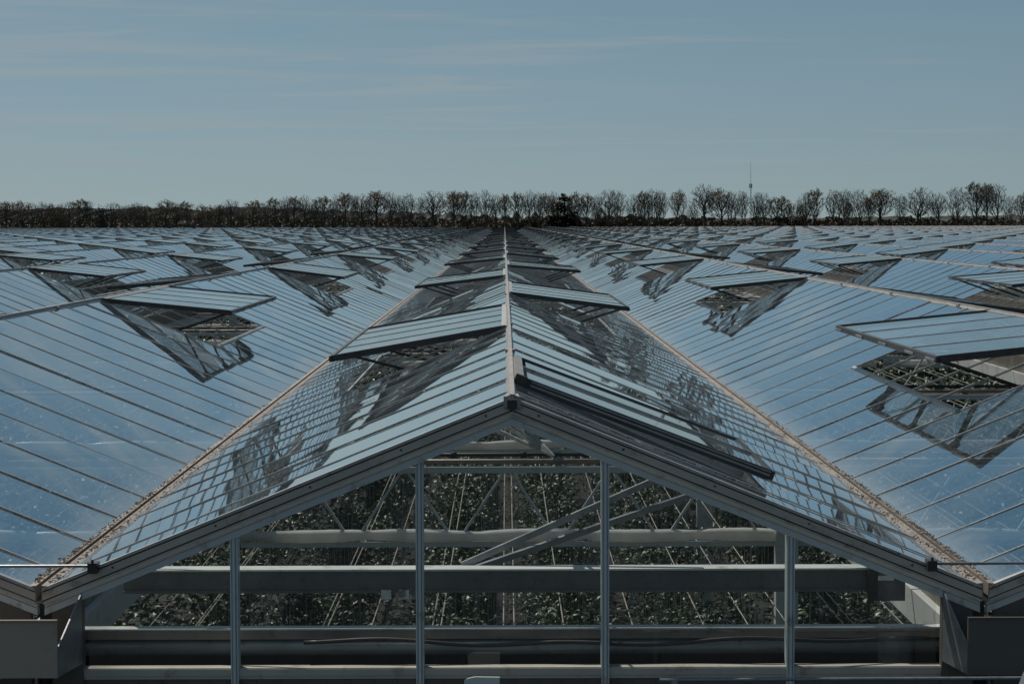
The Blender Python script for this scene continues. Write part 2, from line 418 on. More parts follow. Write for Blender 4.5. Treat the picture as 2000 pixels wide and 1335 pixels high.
ORD = ['', 'first','second','third','fourth','fifth','sixth','seventh','eighth','ninth','tenth','eleventh','twelfth','thirteenth','fourteenth','fifteenth','sixteenth','seventeenth','eighteenth','nineteenth','twentieth','twenty-first','twenty-second','twenty-third','twenty-fourth']
BAYS = {}
for i in [0] + [s*k for k in range(1, NB + 1) for s in (-1, 1)]:
    X = 4.0 * i
    ystart = max(0, (abs(X - CAMX) - 9) / .243 + CAMY)
    b = empty('greenhouse_bay', (X, 0, 0)); BAYS[i] = b
    if i == 0: lab = 'long central glasshouse bay with the full glazed gable facing the viewer'
    elif abs(i) == 1: lab = 'glass roof bay directly %s of the central gabled bay, sharing its %s gutter' % (('left',)*2 if i < 0 else ('right',)*2)
    else: lab = '%s glass roof bay to the %s of the central gabled bay' % (ORD[abs(i)], 'left' if i < 0 else 'right')
    tag(b, lab, 'greenhouse', 'glasshouse roof bays side by side')
    for s in (-1, 1):
        kd = 'side' if i else 'mid'
        r = link('roof_slope', ME['roof', kd, s], b)
        link('glazing_grid', ME['bars', kd, s], r)
        for j in VENTS[kd, s]:
            yc = Y0 + PITCH * (j + NV/2)
            if not seen(X + s, yc, 7): continue
            add_vent(b, s, yc, yc - CAMY, R(12.2) if (i == 0 and s < 0 and j == 7) else None, (-1.85,-1.2,-.2,1.3) if (i == 0 and s < 0 and j == 7) else (-1.7,-.3,1.2))
    link('ridge_cap', ME['ridge'], b)
    gu = link('gutter', ME['gutter'], b); gu.location.x = 2.0
    if i == -NB: gu = link('gutter', ME['gutter'], b); gu.location.x = -2.0
    for k in range(1, 9):
        yt = 6.3 * k
        if seen(X, yt, 4):
            t = link('roof_truss', ME['truss'], b); t.location.y = yt
            t = link('screen_roll', ME['bundle'], b); t.location.y = yt
            t = link('heating_pipe', ME['hpipe'], b); t.location.y = yt
            t = link('drive_shaft', ME['dpipe'], b); t.location.y = yt
            if i % 2 == 0: t = link('column', ME['column'], b); t.location.y = yt

# small closed-looking vent at the front of the central right slope
b0 = BAYS[0]
f = MB(); hh = .72
for y in (-hh, hh): f.box(0, VL, y-.012, y+.012, -.040, .008, 0)
f.box(VL-.012, VL+.020, -hh-.014, hh+.014, -.036, .006, 0); f.box(.07, VL, -hh-.0145, -hh-.012, -.022, -.014, 1); f.box(.07, VL, -hh-.0145, -hh-.012, -.004, .002, 1); f.box(-.012, .028, -hh-.012, hh+.012, -.03, .008, 2); f.box(.03, VL-.012, -.010, .010, -.03, .011, 3)
f.box(-.008, .045, -hh-.022, -hh+.03, -.038, .012, 0)
fv = f.build('roof_vent', [M['dark'], M['galv'], M['ridge'], M['bar']], b0)
gq = MB()
for a, c in ((-hh+.018, -.010), (.010, hh-.018)): gq.face([(.05,a,0),(VL-.012,a,0),(VL-.012,c,0),(.05,c,0)])
gq.build('vent_pane', M['vent_glass'], fv)
fv.location = (.03, .88 + hh, APEX + .028); fv.rotation_euler = (0, math.atan(TAN) - R(1.2), 0)

# ------------------------------------------------------------------ gable ends
def gable(b, detail):
    # flashing along the roof edge: capping, beige band, then the grey rafter
    def band(m, s, top, bot, y0, y1, mi=0, x0=0.0, x1=1.985):
        n = len(m.v); c = 1 / COS
        for y in (y0, y1):
            m.v += [(s*x0, y, slope(x0) - top*c), (s*x1, y, slope(x1) - top*c), (s*x1, y, slope(x1) - bot*c), (s*x0, y, slope(x0) - bot*c)]
        for q in ((0,1,2,3),(7,6,5,4),(0,4,5,1),(1,5,6,2),(2,6,7,3),(3,7,4,0)):
            m.f.append(tuple(n + i for i in (q if s < 0 else q[::-1]))); m.m.append(mi)
    for s in (-1, 1):
        up = Vector((s*SIN, 0, COS)); e = 1.985
        m = MB()
        band(m, s, -.008, .004, -.074, -.040, 2)       # pale top lip
        band(m, s, .004, .010, -.060, -.045, 1)        # dark groove
        band(m, s, .010, .041, -.070, -.050, 0)        # beige face
        band(m, s, .041, .047, -.056, -.045, 1)        # dark groove
        band(m, s, .047, .058, -.064, -.045, 0)
        fl = m.build('gable_flashing', [M['fascia'], M['dark'], M['bar']], b)
        m = MB()
        rr = random.Random(5)
        x = .12
        while x < 1.9:                                                           # screw heads
            p = Vector((s*x, -.073, slope(x))) - up*.022; m.lump(p, .005, .003, .005)
            x += rr.uniform(.2, .45)
        m.build('screw', M['dark'], fl)
        m = MB()
        band(m, s, .060, .076, -.030, .010, 0)
        band(m, s, .076, .078, -.026, .010, 1)
        band(m, s, .078, .105, -.034, .012, 0)
        m.build('gable_rafter', [M['frame'], M['rusty']], b)
    m = MB()                                                                    # ridge end block
    m.box(-.036, -.020, -.085, -.055, APEX-.035, APEX+.014); m.box(.020, .036, -.085, -.055, APEX-.035, APEX+.014)
    m.box(-.018, .018, -.090, -.075, APEX-.042, APEX-.002, 1)
    m.build('ridge_end', [M['ridge'], M['dark']], b)
    xs = [-1.82, -1.182, -.394, .394, 1.182, 1.82]
    for x in xs[1:5]:
        zt = slope(abs(x) + .017) - .105 / COS + .021
        m = MB(); m.box(x-.017, x+.017, -.020, .045, G-1.2, zt); m.box(x-.005, x+.005, -.031, -.020, G-1.2, zt); m.box(x-.016, x-.011, -.027, -.020, G-1.2, zt); m.box(x+.011, x+.016, -.027, -.020, G-1.2, zt)
        m.build('gable_post', M['frame'], b)
    for k in range(5):
        a, c = xs[k] + .015, xs[k+1] - .015
        zb = G - .345; top = lambda x: slope(x) - .095
        p = [(a, 0, zb), (c, 0, zb), (c, 0, top(c))] + ([(0, 0, top(0))] if a < 0 < c else []) + [(a, 0, top(a))]
        m = MB(); m.face(p); m.build('gable_pane', M['gable_glass'], b)
    m = MB()
    m.box(-1.84, 1.84, -.014, .05, G-.395, G-.348); m.box(-1.84, 1.84, -.019, -.014, G-.380, G-.352)
    m.build('gable_sill', M['fascia'], b)
    m = MB(); m.box(-1.84, 1.84, -.008, .03, 0, G-.395)
    x = -1.7
    while x < 1.75: m.box(x-.006, x+.006, -.013, -.008, .3, G-.40); x += .10
    m.build('plinth_panel', M['sheet'], b)
    for s in (-1, 1):                                                            # corner cladding beside the gutter
        x0, x1 = 1.825, 1.955
        m = MB(); m.box(*(sorted((s*x0, s*x1))), -.028, .02, G-.9, G-.02)
        z0, z1 = slope(x0) - .075, slope(x1) - .075
        n = len(m.v)
        m.v += [(s*x0,-.028,G-.02),(s*x1,-.028,G-.02),(s*x1,-.028,z1),(s*x0,-.028,z0),(s*x0,.02,G-.02),(s*x1,.02,G-.02),(s*x1,.02,z1),(s*x0,.02,z0)]
        for q in ((0,1,2,3),(7,6,5,4),(3,2,6,7),(1,5,6,2),(0,3,7,4)): m.f.append(tuple(n+i for i in q)); m.m.append(0)
        m.build('corner_panel', M['sheet'], b)
for i in (0, -1, 1, -2, 2): gable(BAYS[i], i == 0)

# recess behind the gutter ends, downpipes
for gx, bay in ((-2.0, BAYS[-1]), (2.0, BAYS[0]), (-6.0, BAYS[-2]), (6.0, BAYS[1])):
    m = MB(); m.tube([(gx, .06, G-.2), (gx, .06, 0)], .05, 12)
    o = m.build('downpipe', M['pipe_dark'], bay, True); o.location.x = -bay.location.x

# sheet metal boxes in front of the gutter ends
def metal_box(s, label, mat):
    x0, x1 = s*1.875, s*5.6
    m = MB(); xa, xb = sorted((x0, x1))
    m.box(xa, xb, -.31, -.295, G-.325, G-.085); m.box(xa, xb, -.295, -.03, G-.325, G-.313)
    m.box(xa, xb, -.318, -.31, G-.089, G-.083)
    o = m.build('drain_cover', mat); tag(o, label, 'cover', 'sheet metal covers below the gutter ends')
    m = MB(); t = .006 * s
    prof = [(-.032, G-.02), (-.305, G-.20), (-.305, G-.322), (-.032, G-.322)]
    n = len(m.v)
    for x in (s*1.832, s*1.826):
        pass
    p0 = [(s*1.826, y, z) if y > -.1 else (s*1.872, y, z) for y, z in prof]
    p1 = [(p[0] + t, p[1], p[2]) for p in p0]
    m.v += p0 + p1
    for q in ((0,1,2,3),(7,6,5,4),(0,4,5,1),(1,5,6,2),(2,6,7,3),(3,7,4,0)): m.f.append(q); m.m.append(0)
    m.build('gusset', M['galv'], o)
metal_box(-1, 'brown grey sheet metal cover below the left gutter end', M['sheet_pale'])  # paler copy of the sheet metal: brighter ambient light put into the colour
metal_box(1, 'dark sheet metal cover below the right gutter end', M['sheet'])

# stay rods across the gutter ends
for s in (-1, 1):
    m = MB(); z = G + .105; xa = 1.765
    m.tube([(s*xa, -.10, z), (s*(4-xa), -.10, z)], .0065, 8)
    for x in (xa, 4-xa):
        m.box(s*x-.02, s*x+.02, -.118, -.05, z-.03, z+.014, 1); m.tube([(s*x, -.108, z), (s*x, -.108, z+.028)], .006, 6, 1)
    tag(m.build('stay_rod', [M['galv'], M['dark']]), 'thin steel rod bridging the %s gutter end between two gables' % ('left' if s < 0 else 'right'), 'rod', 'rods bridging the gutter ends')

# moss and dirt along the gutters near the front
def debris(gx, seed, bay):
    rd = random.Random(seed); st = random.getstate(); random.seed(seed); m = MB()
    for k in range(4200):
        y = rd.expovariate(1/3.2)
        if y > 11: continue
        for_s = rd.choice((-1, 1, 1 if gx > 0 else -1))
        d = abs(rd.gauss(0, .016)) + .014
        clump = .5 + .5*math.sin(y*2.1 + for_s) * math.sin(y*5.3 + seed)
        if rd.random() > .35 + .65*clump: continue
        r = rd.uniform(.0012, .0042) * (1.6 if rd.random() < .1 else 1)
        zz = max(G + .015, slope(HALF - d) if d > .045 else 0)
        m.lump((gx + for_s*d, y, zz + r*.3), r*rd.uniform(.8, 1.8), r*rd.uniform(.8, 2.2), r*rd.uniform(.5, 1))
    random.setstate(st)
    o = m.build('moss', M['debris'], bay); o.location.x = -bay.location.x; o['kind'] = 'stuff'
debris(-2.0, 21, BAYS[-1]); debris(2.0, 22, BAYS[0])

# ------------------------------------------------------------------ inside, just behind the front gable (parts of the central bay)
m = MB(); m.box(-1.71, 1.66, .30, .38, G-.068, G+.016); m.box(-1.71, 1.66, .285, .395, G+.016, G+.024, 1); m.box(-1.71, 1.66, .285, .395, G-.080, G-.068, 0)  # dark beam; white top strip paints in its sunlit upper edge
tb = m.build('tie_beam', [M['galv_dark'], M['white']], b0)
mk = MB(); mk.box(-1.92, 1.92, .23, .25, G-1.3, G-.262); mk.build('dark_backing', M['dark'], b0)  # plain dark sheet added to close the gap below the pipe
m = MB()
for px in (738, 773): m.box(*sorted(((px-986)*9.3/FP - .022, (px-986)*9.3/FP + .022)), .268, .285, G-.105, G-.065)
m.build('bracket', M['white'], tb)
m = MB(); m.box(1.56, 1.72, .25, .284, G-.115, G+.03); m.box(1.60, 1.67, .246, .25, G-.025, G-.004, 1)
m.tube([(1.705,.245,G-.005),(1.705,.25,G-.005)], .014, 10, 1)
m.build('end_plate', [M['dark'], M['white']], tb)
m = MB(); m.box(-1.92, 1.92, .14, .20, G-.255, G-.215, 0); m.box(-1.92, 1.92, .135, .205, G-.215, G-.208, 1)
m.build('crop_gutter', [M['rusty'], M['white']], b0)
m = MB(); m.tube([(-1.92,.17,G-.295),(1.92,.17,G-.295)], .036, 14); m.build('heating_pipe', M['pipe'], b0, True)
m = MB(); pts = [(-.9 + i*.06, .10 + .01*math.sin(i*.5), G-.262 + .018*math.sin(i*.16)*math.sin(i*.33)) for i in range(46)]
m.tube(pts, .009, 8); m.build('hose', M['pipe_dark'], b0, True)
for a, c in ((at(1302,930,9.55), at(900,1107,9.42)), (at(1384,958,10.6), at(778,1164,9.27))):
    m = MB(); m.bar(a, c, .022, .028); m.build('brace', M['galv'], b0)
m = MB()
for p, d in (((940,827),10.6),((962,815),10.5),((975,806),10.4),((990,800),10.3)):
    m.bar(at(*p, d), at(1082,892,9.5), .016, .024, w2=.008, h2=.010)
m.build('vent_linkage', M['galv'], b0)
m = MB()                                                        # loose curl of wire on the crop gutter
pts = [at(1308 + 230*t, 1236 - 20*math.sin(PI*min(1, t*1.6)) + 6*math.sin(t*9), 9.2) for t in [i/24 for i in range(25)]]
m.tube(pts, .0022, 6); m.build('loose_wire', M['galv'], b0, True)

# crop: leafy mass, wires along the rows, hanging twine
rc = random.Random(17); m = MB()
def leaf(p, L, w, yaw, tilt, roll):
    d = Vector((math.cos(yaw)*math.cos(tilt), math.sin(yaw)*math.cos(tilt), math.sin(tilt)))
    s = d.cross(Vector((0,0,1))); s = (s.normalized() if s.length > 1e-4 else Vector((1,0,0)))
    u = s.cross(d); s = s*math.cos(roll) + u*math.sin(roll); u = s.cross(d)
    p = Vector(p); mid = p + d*L*.5 + u*L*.10; tip = p + d*L - u*L*.06
    n = len(m.v); fold = u*L*.09; q1 = p + d*L*.30 + u*L*.05; q2 = p + d*L*.68 + u*L*.05
    m.v += [tuple(p), tuple(q1 + s*w*.46 + fold), tuple(q2 + s*w*.40 + fold), tuple(tip), tuple(q2 - s*w*.40 + fold), tuple(q1 - s*w*.46 + fold), tuple(mid)]
    m.f += [(n, n+1, n+6), (n+1, n+2, n+6), (n+2, n+3, n+6), (n+3, n+4, n+6), (n+4, n+5, n+6), (n+5, n, n+6)]; m.m += [0]*6
def crop_strip(x0, x1, y0, y1, n, L0, L1):
    for _ in range(n):
        row = round(rc.uniform(x0, x1) / 1.0 - .5) * 1.0 + .5
        x = row + rc.gauss(0, .16); y = rc.uniform(y0, y1)
        top = 3.14 + .22*math.sin(y*1.7 + row*3) + .15*math.sin(y*4.1 + row)
        if abs((x - 2 + 4) % 8 - 4) < .30: continue            # clear strip along the columns
        z = top - abs(rc.gauss(0, .42))
        if math.sin(y*2.3 + row*5) + math.sin(y*.9 - row*2) + math.sin(z*7 + y) < -1.0 and rc.random() < .8: continue
        L = rc.uniform(L0, L1)
        leaf((x, y, z), L, L*rc.uniform(.38, .6), rc.uniform(0, 2*PI), rc.uniform(-.9, .6), rc.uniform(-.6, .6))
crop_strip(-2.2, 2.2, 3.0, 16, 52000, .045, .10)
crop_strip(-2.4, 2.4, 16, 40, 40000, .07, .14)
crop_strip(-6.5, -2.2, 2, 18, 22000, .06, .13); crop_strip(2.2, 6.5, 2, 18, 22000, .06, .13)
crop_strip(-10, -2.4, 18, 45, 16000, .12, .26); crop_strip(2.4, 10, 18, 45, 16000, .12, .26)
crop_strip(-24, 24, 45, 90, 20000, .2, .5)
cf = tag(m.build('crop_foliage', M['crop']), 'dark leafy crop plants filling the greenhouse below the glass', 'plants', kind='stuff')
m = MB()
x = -10.0; rw = random.Random(4)
while x < 10:
    for dx in ((-.035, .035) if rw.random() < .6 else (0,)):
        m.tube([(x + dx, 1.5, 3.42 + rw.uniform(-.05, .12)), (x + dx + rw.uniform(-.1, .1), 70, 3.5)], .0042, 4, 0, False)
    x += rw.uniform(.22, .5)
tag(m.build('crop_wires', M['wire']), 'pale wires stretched lengthwise above the crop rows', 'wires', kind='stuff')
m = MB()
for _ in range(2000):
    y = rw.uniform(4, 26); x = rw.uniform(-2.3, 2.3)
    m.bar((x, y, 2.5), (x + rw.uniform(-.03,.03), y, 3.55), .0022, .0022)
tag(m.build('crop_twine', M['twine']), 'thin vertical twine holding up the crop behind the front gable', 'twine', kind='stuff')

# ------------------------------------------------------------------ small things at the lower edge of the view
m = MB(); z = CAMZ - (1329.5 - 435)*8.75/FP
pr = [(905,.0),(915,.012),(925,.017),(972,.017)]
xa, xb = CAMX + (904-986)*8.75/FP, CAMX + (974-986)*8.75/FP
out = [(xa, z-.09), (xb, z-.09), (xb, z), (xa+.045, z+.002), (xa+.018, z-.004), (xa, z-.014)]
m.extrude_y(out, -.262, -.245); tag(m.build('utility_box', M['white']), 'white box top with one rounded corner below the middle of the gable', 'box')
m = MB(); z = CAMZ - (1335.5 - 435)*8.5/FP
m.tube([at(1290,1336,8.5), at(2080,1334,8.5)], .007, 10); m.tube([at(1320,1336,8.5), Vector((at(1320,1336,8.5).x, CAMY+8.5, 0))], .016, 10); m.tube([at(2060,1334,8.5), Vector((at(2060,1334,8.5).x, CAMY+8.5, 0))], .016, 10)
tag(m.build('hand_rail', M['galv']), 'thin grey rail along the bottom edge below the right metal cover', 'rail')
m = MB(); c = at(2050,1362,7.6)
pts = [c + Vector((.030, 0, .13)), c + Vector((.016, .01, .10)), c + Vector((.004,.01,.05)), c + Vector((-.006,0,0)), c + Vector((-.012,0,-.10)), c + Vector((-.012,0,-.4)), c + Vector((-.012,0,-1.2)), Vector((c.x-.012, c.y, 0))]
m.tube(pts, [.018,.055,.078,.09,.095,.09,.085,.08], 14); tag(m.build('cloth_roll', M['cloth'], smooth=True), 'blue and white rounded cloth roll at the lower right corner', 'cloth')

# roof washing machine far out on the left roofs
wx, wy = BAYS[-13].location.x, 335.0
rwm = empty('roof_washer', (wx, wy, G))
tag(rwm, 'dark roof washing machine straddling a far bay on the left below the trees', 'machine')
m = MB(); p = [(-1.9, 0, .8), (-.9, 0, 1.4), (-.35, 0, 1.75), (.35, 0, 1.75), (.9, 0, 1.4), (1.9, 0, .8)]
m.tube(p, .07, 6); m.tube([(q[0], .9, q[2]) for q in p], .07, 6); m.build('frame', M['black'], rwm)
for s in (-1, 1):
    m = MB(); m.box(s*2-.28, s*2+.28, -.3, 1.2, .1, 1.25); m.tube([(s*2-.1, 0, .1),(s*2+.1, 0, .1)], .14, 10); m.tube([(s*2-.1, .9, .1),(s*2+.1, .9, .1)], .14, 10)
    m.box(s*2-.1, s*2+.12, -.1, .2, 1.25, 1.6); m.build('drive_unit', M['black'], rwm)
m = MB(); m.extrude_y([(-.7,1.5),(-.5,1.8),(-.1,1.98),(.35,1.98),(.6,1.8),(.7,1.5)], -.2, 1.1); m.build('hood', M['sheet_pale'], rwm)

# ------------------------------------------------------------------ trees
import numpy as np
def tree_mesh(seed, wid, leaves, leafm, fork=.58, twin=False, bushy=False, n=360, flat=.8):
    """unit-height tree grown towards points spread through its crown: returns trunk mesh, crown mesh, width"""
    rr = random.Random(seed); T = MB(); K = MB()
    nodes, par = [], []
    plen = []
    def add(p, q):
        plen.append(plen[q] + (Vector(p) - nodes[q]).length if q >= 0 else 0); nodes.append(Vector(p)); par.append(q); return len(nodes) - 1
    stems = [(-.03, -.02), (.035, .02)] if twin else [(0, 0)]
    for sx, sy in stems:
        k = add((sx, sy, 0), -1); lean = rr.gauss(0, .02) + sx * .6
        for i in range(1, 7): k = add((sx + lean*i/6 + rr.gauss(0,.004), sy + rr.gauss(0,.004), fork*1.12*i/6), k)
    base = fork * (.25 if bushy else .86)
    cz = (1 + base) / 2; rz = (1 - base) / 2; pts = []
    lob = [(rr.uniform(0, 2*PI), rr.uniform(.1, .9)) for _ in range(5)]
    while len(pts) < n:
        u = Vector((rr.gauss(0,1), rr.gauss(0,1), rr.gauss(0,1))).normalized()
        r = rr.random() ** (.45 if not bushy else .36)
        hz = u.z * r
        wz = 1.0 - .30 * max(0, -hz) ** 1.2 if not bushy else 1                    # vase: narrower below
        th = math.atan2(u.y, u.x)
        lump = 1 + .16*math.sin(3*th + lob[0][0] + 4*hz) + .10*math.sin(5*th + lob[1][0] - 6*hz)
        z = cz + rz * hz * (1 if hz < 0 else (1 - .08*rr.random()))
        pts.append(Vector((u.x*r*wid/2*wz*lump, u.y*r*wid/2*wz*lump, z)))
    pts.sort(key=lambda p: (p - Vector((0,0,fork))).length + rr.uniform(0,.05))
    arr = np.array([tuple(q) for q in nodes])
    tips = []
    for p in pts:
        pa = np.array(tuple(p)); d = arr - pa; pl_ = np.array(plen)
        cost = np.sqrt((d**2).sum(1)) + .55*pl_ + .9*np.maximum(0, arr[:,2] - pa[2] + .03) + np.where(arr[:,2] < fork*.62, .3 if not bushy else 0, 0)
        k = int(cost.argmin()); q = nodes[k]; L = (p - q).length; m = max(1, int(L / .045)); new = []
        for i in range(1, m + 1):
            t = i / m; c = q.lerp(p, t); c.z -= .05*L*math.sin(PI*t); c += Vector((rr.gauss(0,1), rr.gauss(0,1), rr.gauss(0,1))) * (.0025 if i < m else 0)
            k = add(c, k); new.append(tuple(c))
        arr = np.vstack([arr, np.array(new)]); tips.append(k)
    cnt = [0] * len(nodes)
    for k in tips:
        while k >= 0: cnt[k] += 1; k = par[k]
    rad = lambda c: .0008 + .00070 * max(c, 1) ** .52
    for k in range(len(nodes)):
        if par[k] < 0: continue
        ra, rb = rad(max(cnt[par[k]], cnt[k])), rad(cnt[k])
        if cnt[par[k]] > 4*cnt[k]: ra = rb * 1.25
        big = cnt[k] > n * .06 or nodes[k].z < fork
        (T if big else K).tube([nodes[par[k]], nodes[k]], [ra, rb], 5 if big else 3, 0, False)
    for k in tips:                                                   # fine twigs at every tip
        p = nodes[k]; d0 = (p - nodes[par[k]]).normalized()
        for _ in range(4):
            d = (d0 + Vector((rr.gauss(0,.45), rr.gauss(0,.45), .5 + rr.gauss(0,.4)))).normalized()
            b = p + d * rr.uniform(.02, .05); K.tube([p, b], [.0010, .0006], 3, 0, False)
        nl = leaves / n
        if not bushy: nl *= max(0, (p.z - cz + .30*rz) / rz) ** 1.3 * 1.6
        nl = int(nl) + (1 if rr.random() < nl % 1 else 0)
        for _ in range(nl):
            c = p + Vector((rr.gauss(0,.016), rr.gauss(0,.016), rr.gauss(0,.016))); s = rr.uniform(.005,.011) * (1.5 if bushy else 1)
            a = Vector((rr.gauss(0,1), rr.gauss(0,1), rr.gauss(0,1))).normalized(); b2 = a.cross(Vector((rr.gauss(0,1),rr.gauss(0,1),rr.gauss(0,1)))).normalized()
            K.face([c - a*s, c + b2*s*.8, c + a*s, c - b2*s*.8], 1)
    return T.mesh('trunk', M['bark']), K.mesh('crown', [M['twig'], leafm]), wid * 1.06
def conifer_mesh(seed):
    rr = random.Random(seed); T = MB(); K = MB()
    T.tube([(0,0,0),(0,0,.95)], [.022,.004], 6)
    cl = [(.97, 0, .02)] + [(z, 2*PI*rr.random(), .0) for z in [.34 + .60*rr.random()**1.15 for _ in range(95)]]
    for z0, az, _ in cl:
        rad = .235 * (1 - z0) ** .72 * rr.uniform(.45, 1.05); cr = .020 + .075 * (1 - z0) ** .7 * rr.uniform(.6, 1.1)
        for _k in range(int(40 + 1500*cr)):
            u = Vector((rr.gauss(0,.5), rr.gauss(0,.5), rr.gauss(0,.55))) * cr
            c = Vector((rad*math.cos(az), rad*math.sin(az), z0)) + u; s = rr.uniform(.006,.014)
            a = Vector((math.cos(az), math.sin(az), rr.uniform(-.6,.4))).normalized(); b2 = a.cross(Vector((rr.gauss(0,1),rr.gauss(0,1),1))).normalized()
            K.face([c - a*s, c + b2*s*.7, c + a*s, c - b2*s*.7])
    return T.mesh('trunk', M['bark']), K.mesh('crown', M['leaf_dark']), .30
KIND = {
 'bare': [tree_mesh(1, .36, 60, M['leaf_brown'], .56), tree_mesh(2, .38, 140, M['leaf_olive'], .60), tree_mesh(3, .33, 40, M['leaf_brown'], .62), tree_mesh(31, .40, 0, M['leaf_brown'], .50)],
 'leafy': [tree_mesh(4, .36, 2000, M['leaf_olive'], .56), tree_mesh(5, .38, 1900, M['leaf_brown'], .54), tree_mesh(6, .34, 1500, M['leaf_brown'], .62)],
 'twin': [tree_mesh(7, .34, 300, M['leaf_olive'], .56, True), tree_mesh(8, .36, 600, M['leaf_brown'], .58, True)],
 'bush': [tree_mesh(9, .50, 4200, M['leaf_dark'], .20, False, True, 500), tree_mesh(10, .50, 4000, M['leaf_olive'], .22, False, True, 500)],
 'conifer': [conifer_mesh(12)],
}
TXT = {'bare': 'bare tree with fine upward twigs', 'leafy': 'tree with a thin brownish leafy crown', 'twin': 'twin-stemmed nearly bare tree', 'bush': 'dense dark bushy tree', 'conifer': 'dark pyramid-shaped evergreen tree'}
# (photo column, photo row of the top, width in photo pixels, kind)
TREES = [(14,392,42,'leafy'),(44,391,44,'leafy'),(66,394,30,'bare'),(86,393,34,'bare'),(104,396,30,'leafy'),(122,398,28,'bush'),(138,392,34,'bare'),(158,388,44,'leafy'),(176,392,26,'bare'),(200,400,34,'bush'),(225,396,34,'bare'),(248,400,30,'twin'),(269,396,32,'bare'),(287,400,26,'leafy'),
 (306,403,24,'bare'),(328,389,42,'leafy'),(350,395,26,'bare'),(366,392,34,'leafy'),(396,398,30,'leafy'),(412,400,24,'leafy'),(432,398,34,'leafy'),(453,390,36,'bare'),(474,403,22,'bare'),
 (497,390,40,'leafy'),(520,393,30,'bare'),(538,385,34,'leafy'),(560,383,26,'bare'),(577,382,36,'leafy'),(597,381,24,'bare'),(616,390,20,'bare'),(630,382,34,'leafy'),(652,386,26,'bare'),(674,375,40,'leafy'),(694,380,20,'twin'),(707,379,32,'bare'),(722,384,24,'bare'),(738,371,42,'leafy'),(764,375,30,'bare'),(780,380,26,'bare'),(797,378,40,'twin'),(822,384,20,'bare'),
 (847,373,52,'bare'),(888,371,34,'leafy'),(905,372,32,'leafy'),(926,375,28,'twin'),(950,369,30,'bare'),(968,380,22,'bare'),(986,377,30,'leafy'),(1012,374,26,'leafy'),(1034,371,28,'bare'),(1052,376,26,'bare'),(1068,376,34,'leafy'),(1082,374,26,'bare'),
 (1103,378,64,'conifer'),(1126,373,38,'leafy'),(1147,376,34,'leafy'),(1165,382,22,'bare'),(1174,402,28,'bush'),(1190,368,48,'bare'),(1206,370,36,'bare'),(1240,378,32,'bare'),(1258,372,30,'leafy'),(1276,370,48,'twin'),(1292,373,28,'bare'),(1325,369,36,'leafy'),
 (1376,360,44,'bare'),(1354,398,24,'bare'),(1406,366,44,'leafy'),(1430,374,26,'twin'),(1451,371,28,'twin'),(1478,374,26,'bare'),(1490,374,34,'bare'),(1520,382,46,'leafy'),(1542,392,22,'leafy'),(1564,396,36,'bush'),(1572,376,30,'bare'),(1590,367,38,'leafy'),(1631,369,44,'twin'),(1652,370,26,'bare'),(1655,392,24,'leafy'),(1677,368,38,'bare'),(1698,382,24,'leafy'),(1721,367,50,'leafy'),(1760,380,22,'bare'),(1797,364,52,'bare'),(1832,377,36,'bare'),
 (1868,363,42,'bare'),(1887,415,22,'bush'),(1906,354,46,'leafy'),(1926,356,36,'leafy'),(1944,360,48,'bare'),(1972,380,26,'bare'),(1996,375,30,'leafy'),(2030,372,40,'bare'),(-20,394,36,'leafy')]
MASTX = 1466
TREES.sort(key=lambda t: t[0]); rt = random.Random(9)
LM = [('the antenna mast', MASTX), ('the dark pyramid evergreen', 1103), ('the roof washing machine', 355), ('the central ridge line', 989), ('the right edge of the photo', 2010), ('the left edge of the photo', -5)]
def tree_label(idx):
    px, py, w, k = TREES[idx]
    if k == 'conifer': return TXT[k] + ' standing among bare trees behind the roofs'
    name, lx = min(LM, key=lambda l: abs(l[1] - px))
    lo, hi = sorted((px, lx))
    n = sum(1 for t in TREES if (lo < t[0] < hi) and t[3] == k) + 1
    if 'edge' in name: return '%s %s counted from %s' % (ORD[n], TXT[k], name)
    return '%s %s to the %s of %s' % (ORD[n], TXT[k], 'left' if px < lx else 'right', name)
for idx, (px, py, w, k) in enumerate(TREES):
    d = (446 if px > 985 else 446 + (985 - px) * .13) + rt.uniform(-9, 9)
    hy = 435 + (986 - px) * .0025
    top = CAMZ + (hy - py) * d / FP; wid = w * d / FP * (1 if k in ('conifer', 'bush') else rt.uniform(1.05, 1.45))
    T, K, w0 = rt.choice(KIND[k])
    o = empty('tree', (CAMX + (px-986)*d/FP, CAMY + d, 0), rt.uniform(-.5, .5) + rt.choice((0, PI)))
    o.scale = (wid / w0 , wid / w0, top)
    tag(o, tree_label(idx), 'tree', 'row of trees beyond the greenhouse roofs')
    tr = link('trunk', T, o); link('crown', K, o)
# undergrowth under the trees
m = MB(); ru = random.Random(31)
def under(n, px0, px1, d0, d1, topf):
    for _ in range(n):
        px = ru.uniform(px0, px1); d = (ru.uniform(d0, d1)) + max(0, 985-px)*.13
        hy = 435 + (986 - px)*.0025
        bump = 3.5*math.sin(px*.045) + 2.8*math.sin(px*.13 + 1) + 2*math.sin(px*.31)
        top = CAMZ + (hy - (topf + bump*.8)) * d / FP
        z = top * ru.uniform(.08, 1)**.6; s = ru.uniform(.18, .45)
        c = Vector((CAMX + (px-986)*d/FP, CAMY + d, z))
        a = Vector((ru.gauss(0,1), ru.gauss(0,1), ru.gauss(0,1))).normalized(); b2 = a.cross(Vector((ru.gauss(0,1),ru.gauss(0,1),ru.gauss(0,1)))).normalized()
        m.face([c - a*s, c + b2*s*.8, c + a*s, c - b2*s*.8])
under(15000, -60, 620, 455, 480, 424); under(11000, 560, 1060, 455, 480, 425); under(15000, 1000, 1345, 455, 476, 425); under(22000, 1330, 2060, 450, 478, 428)
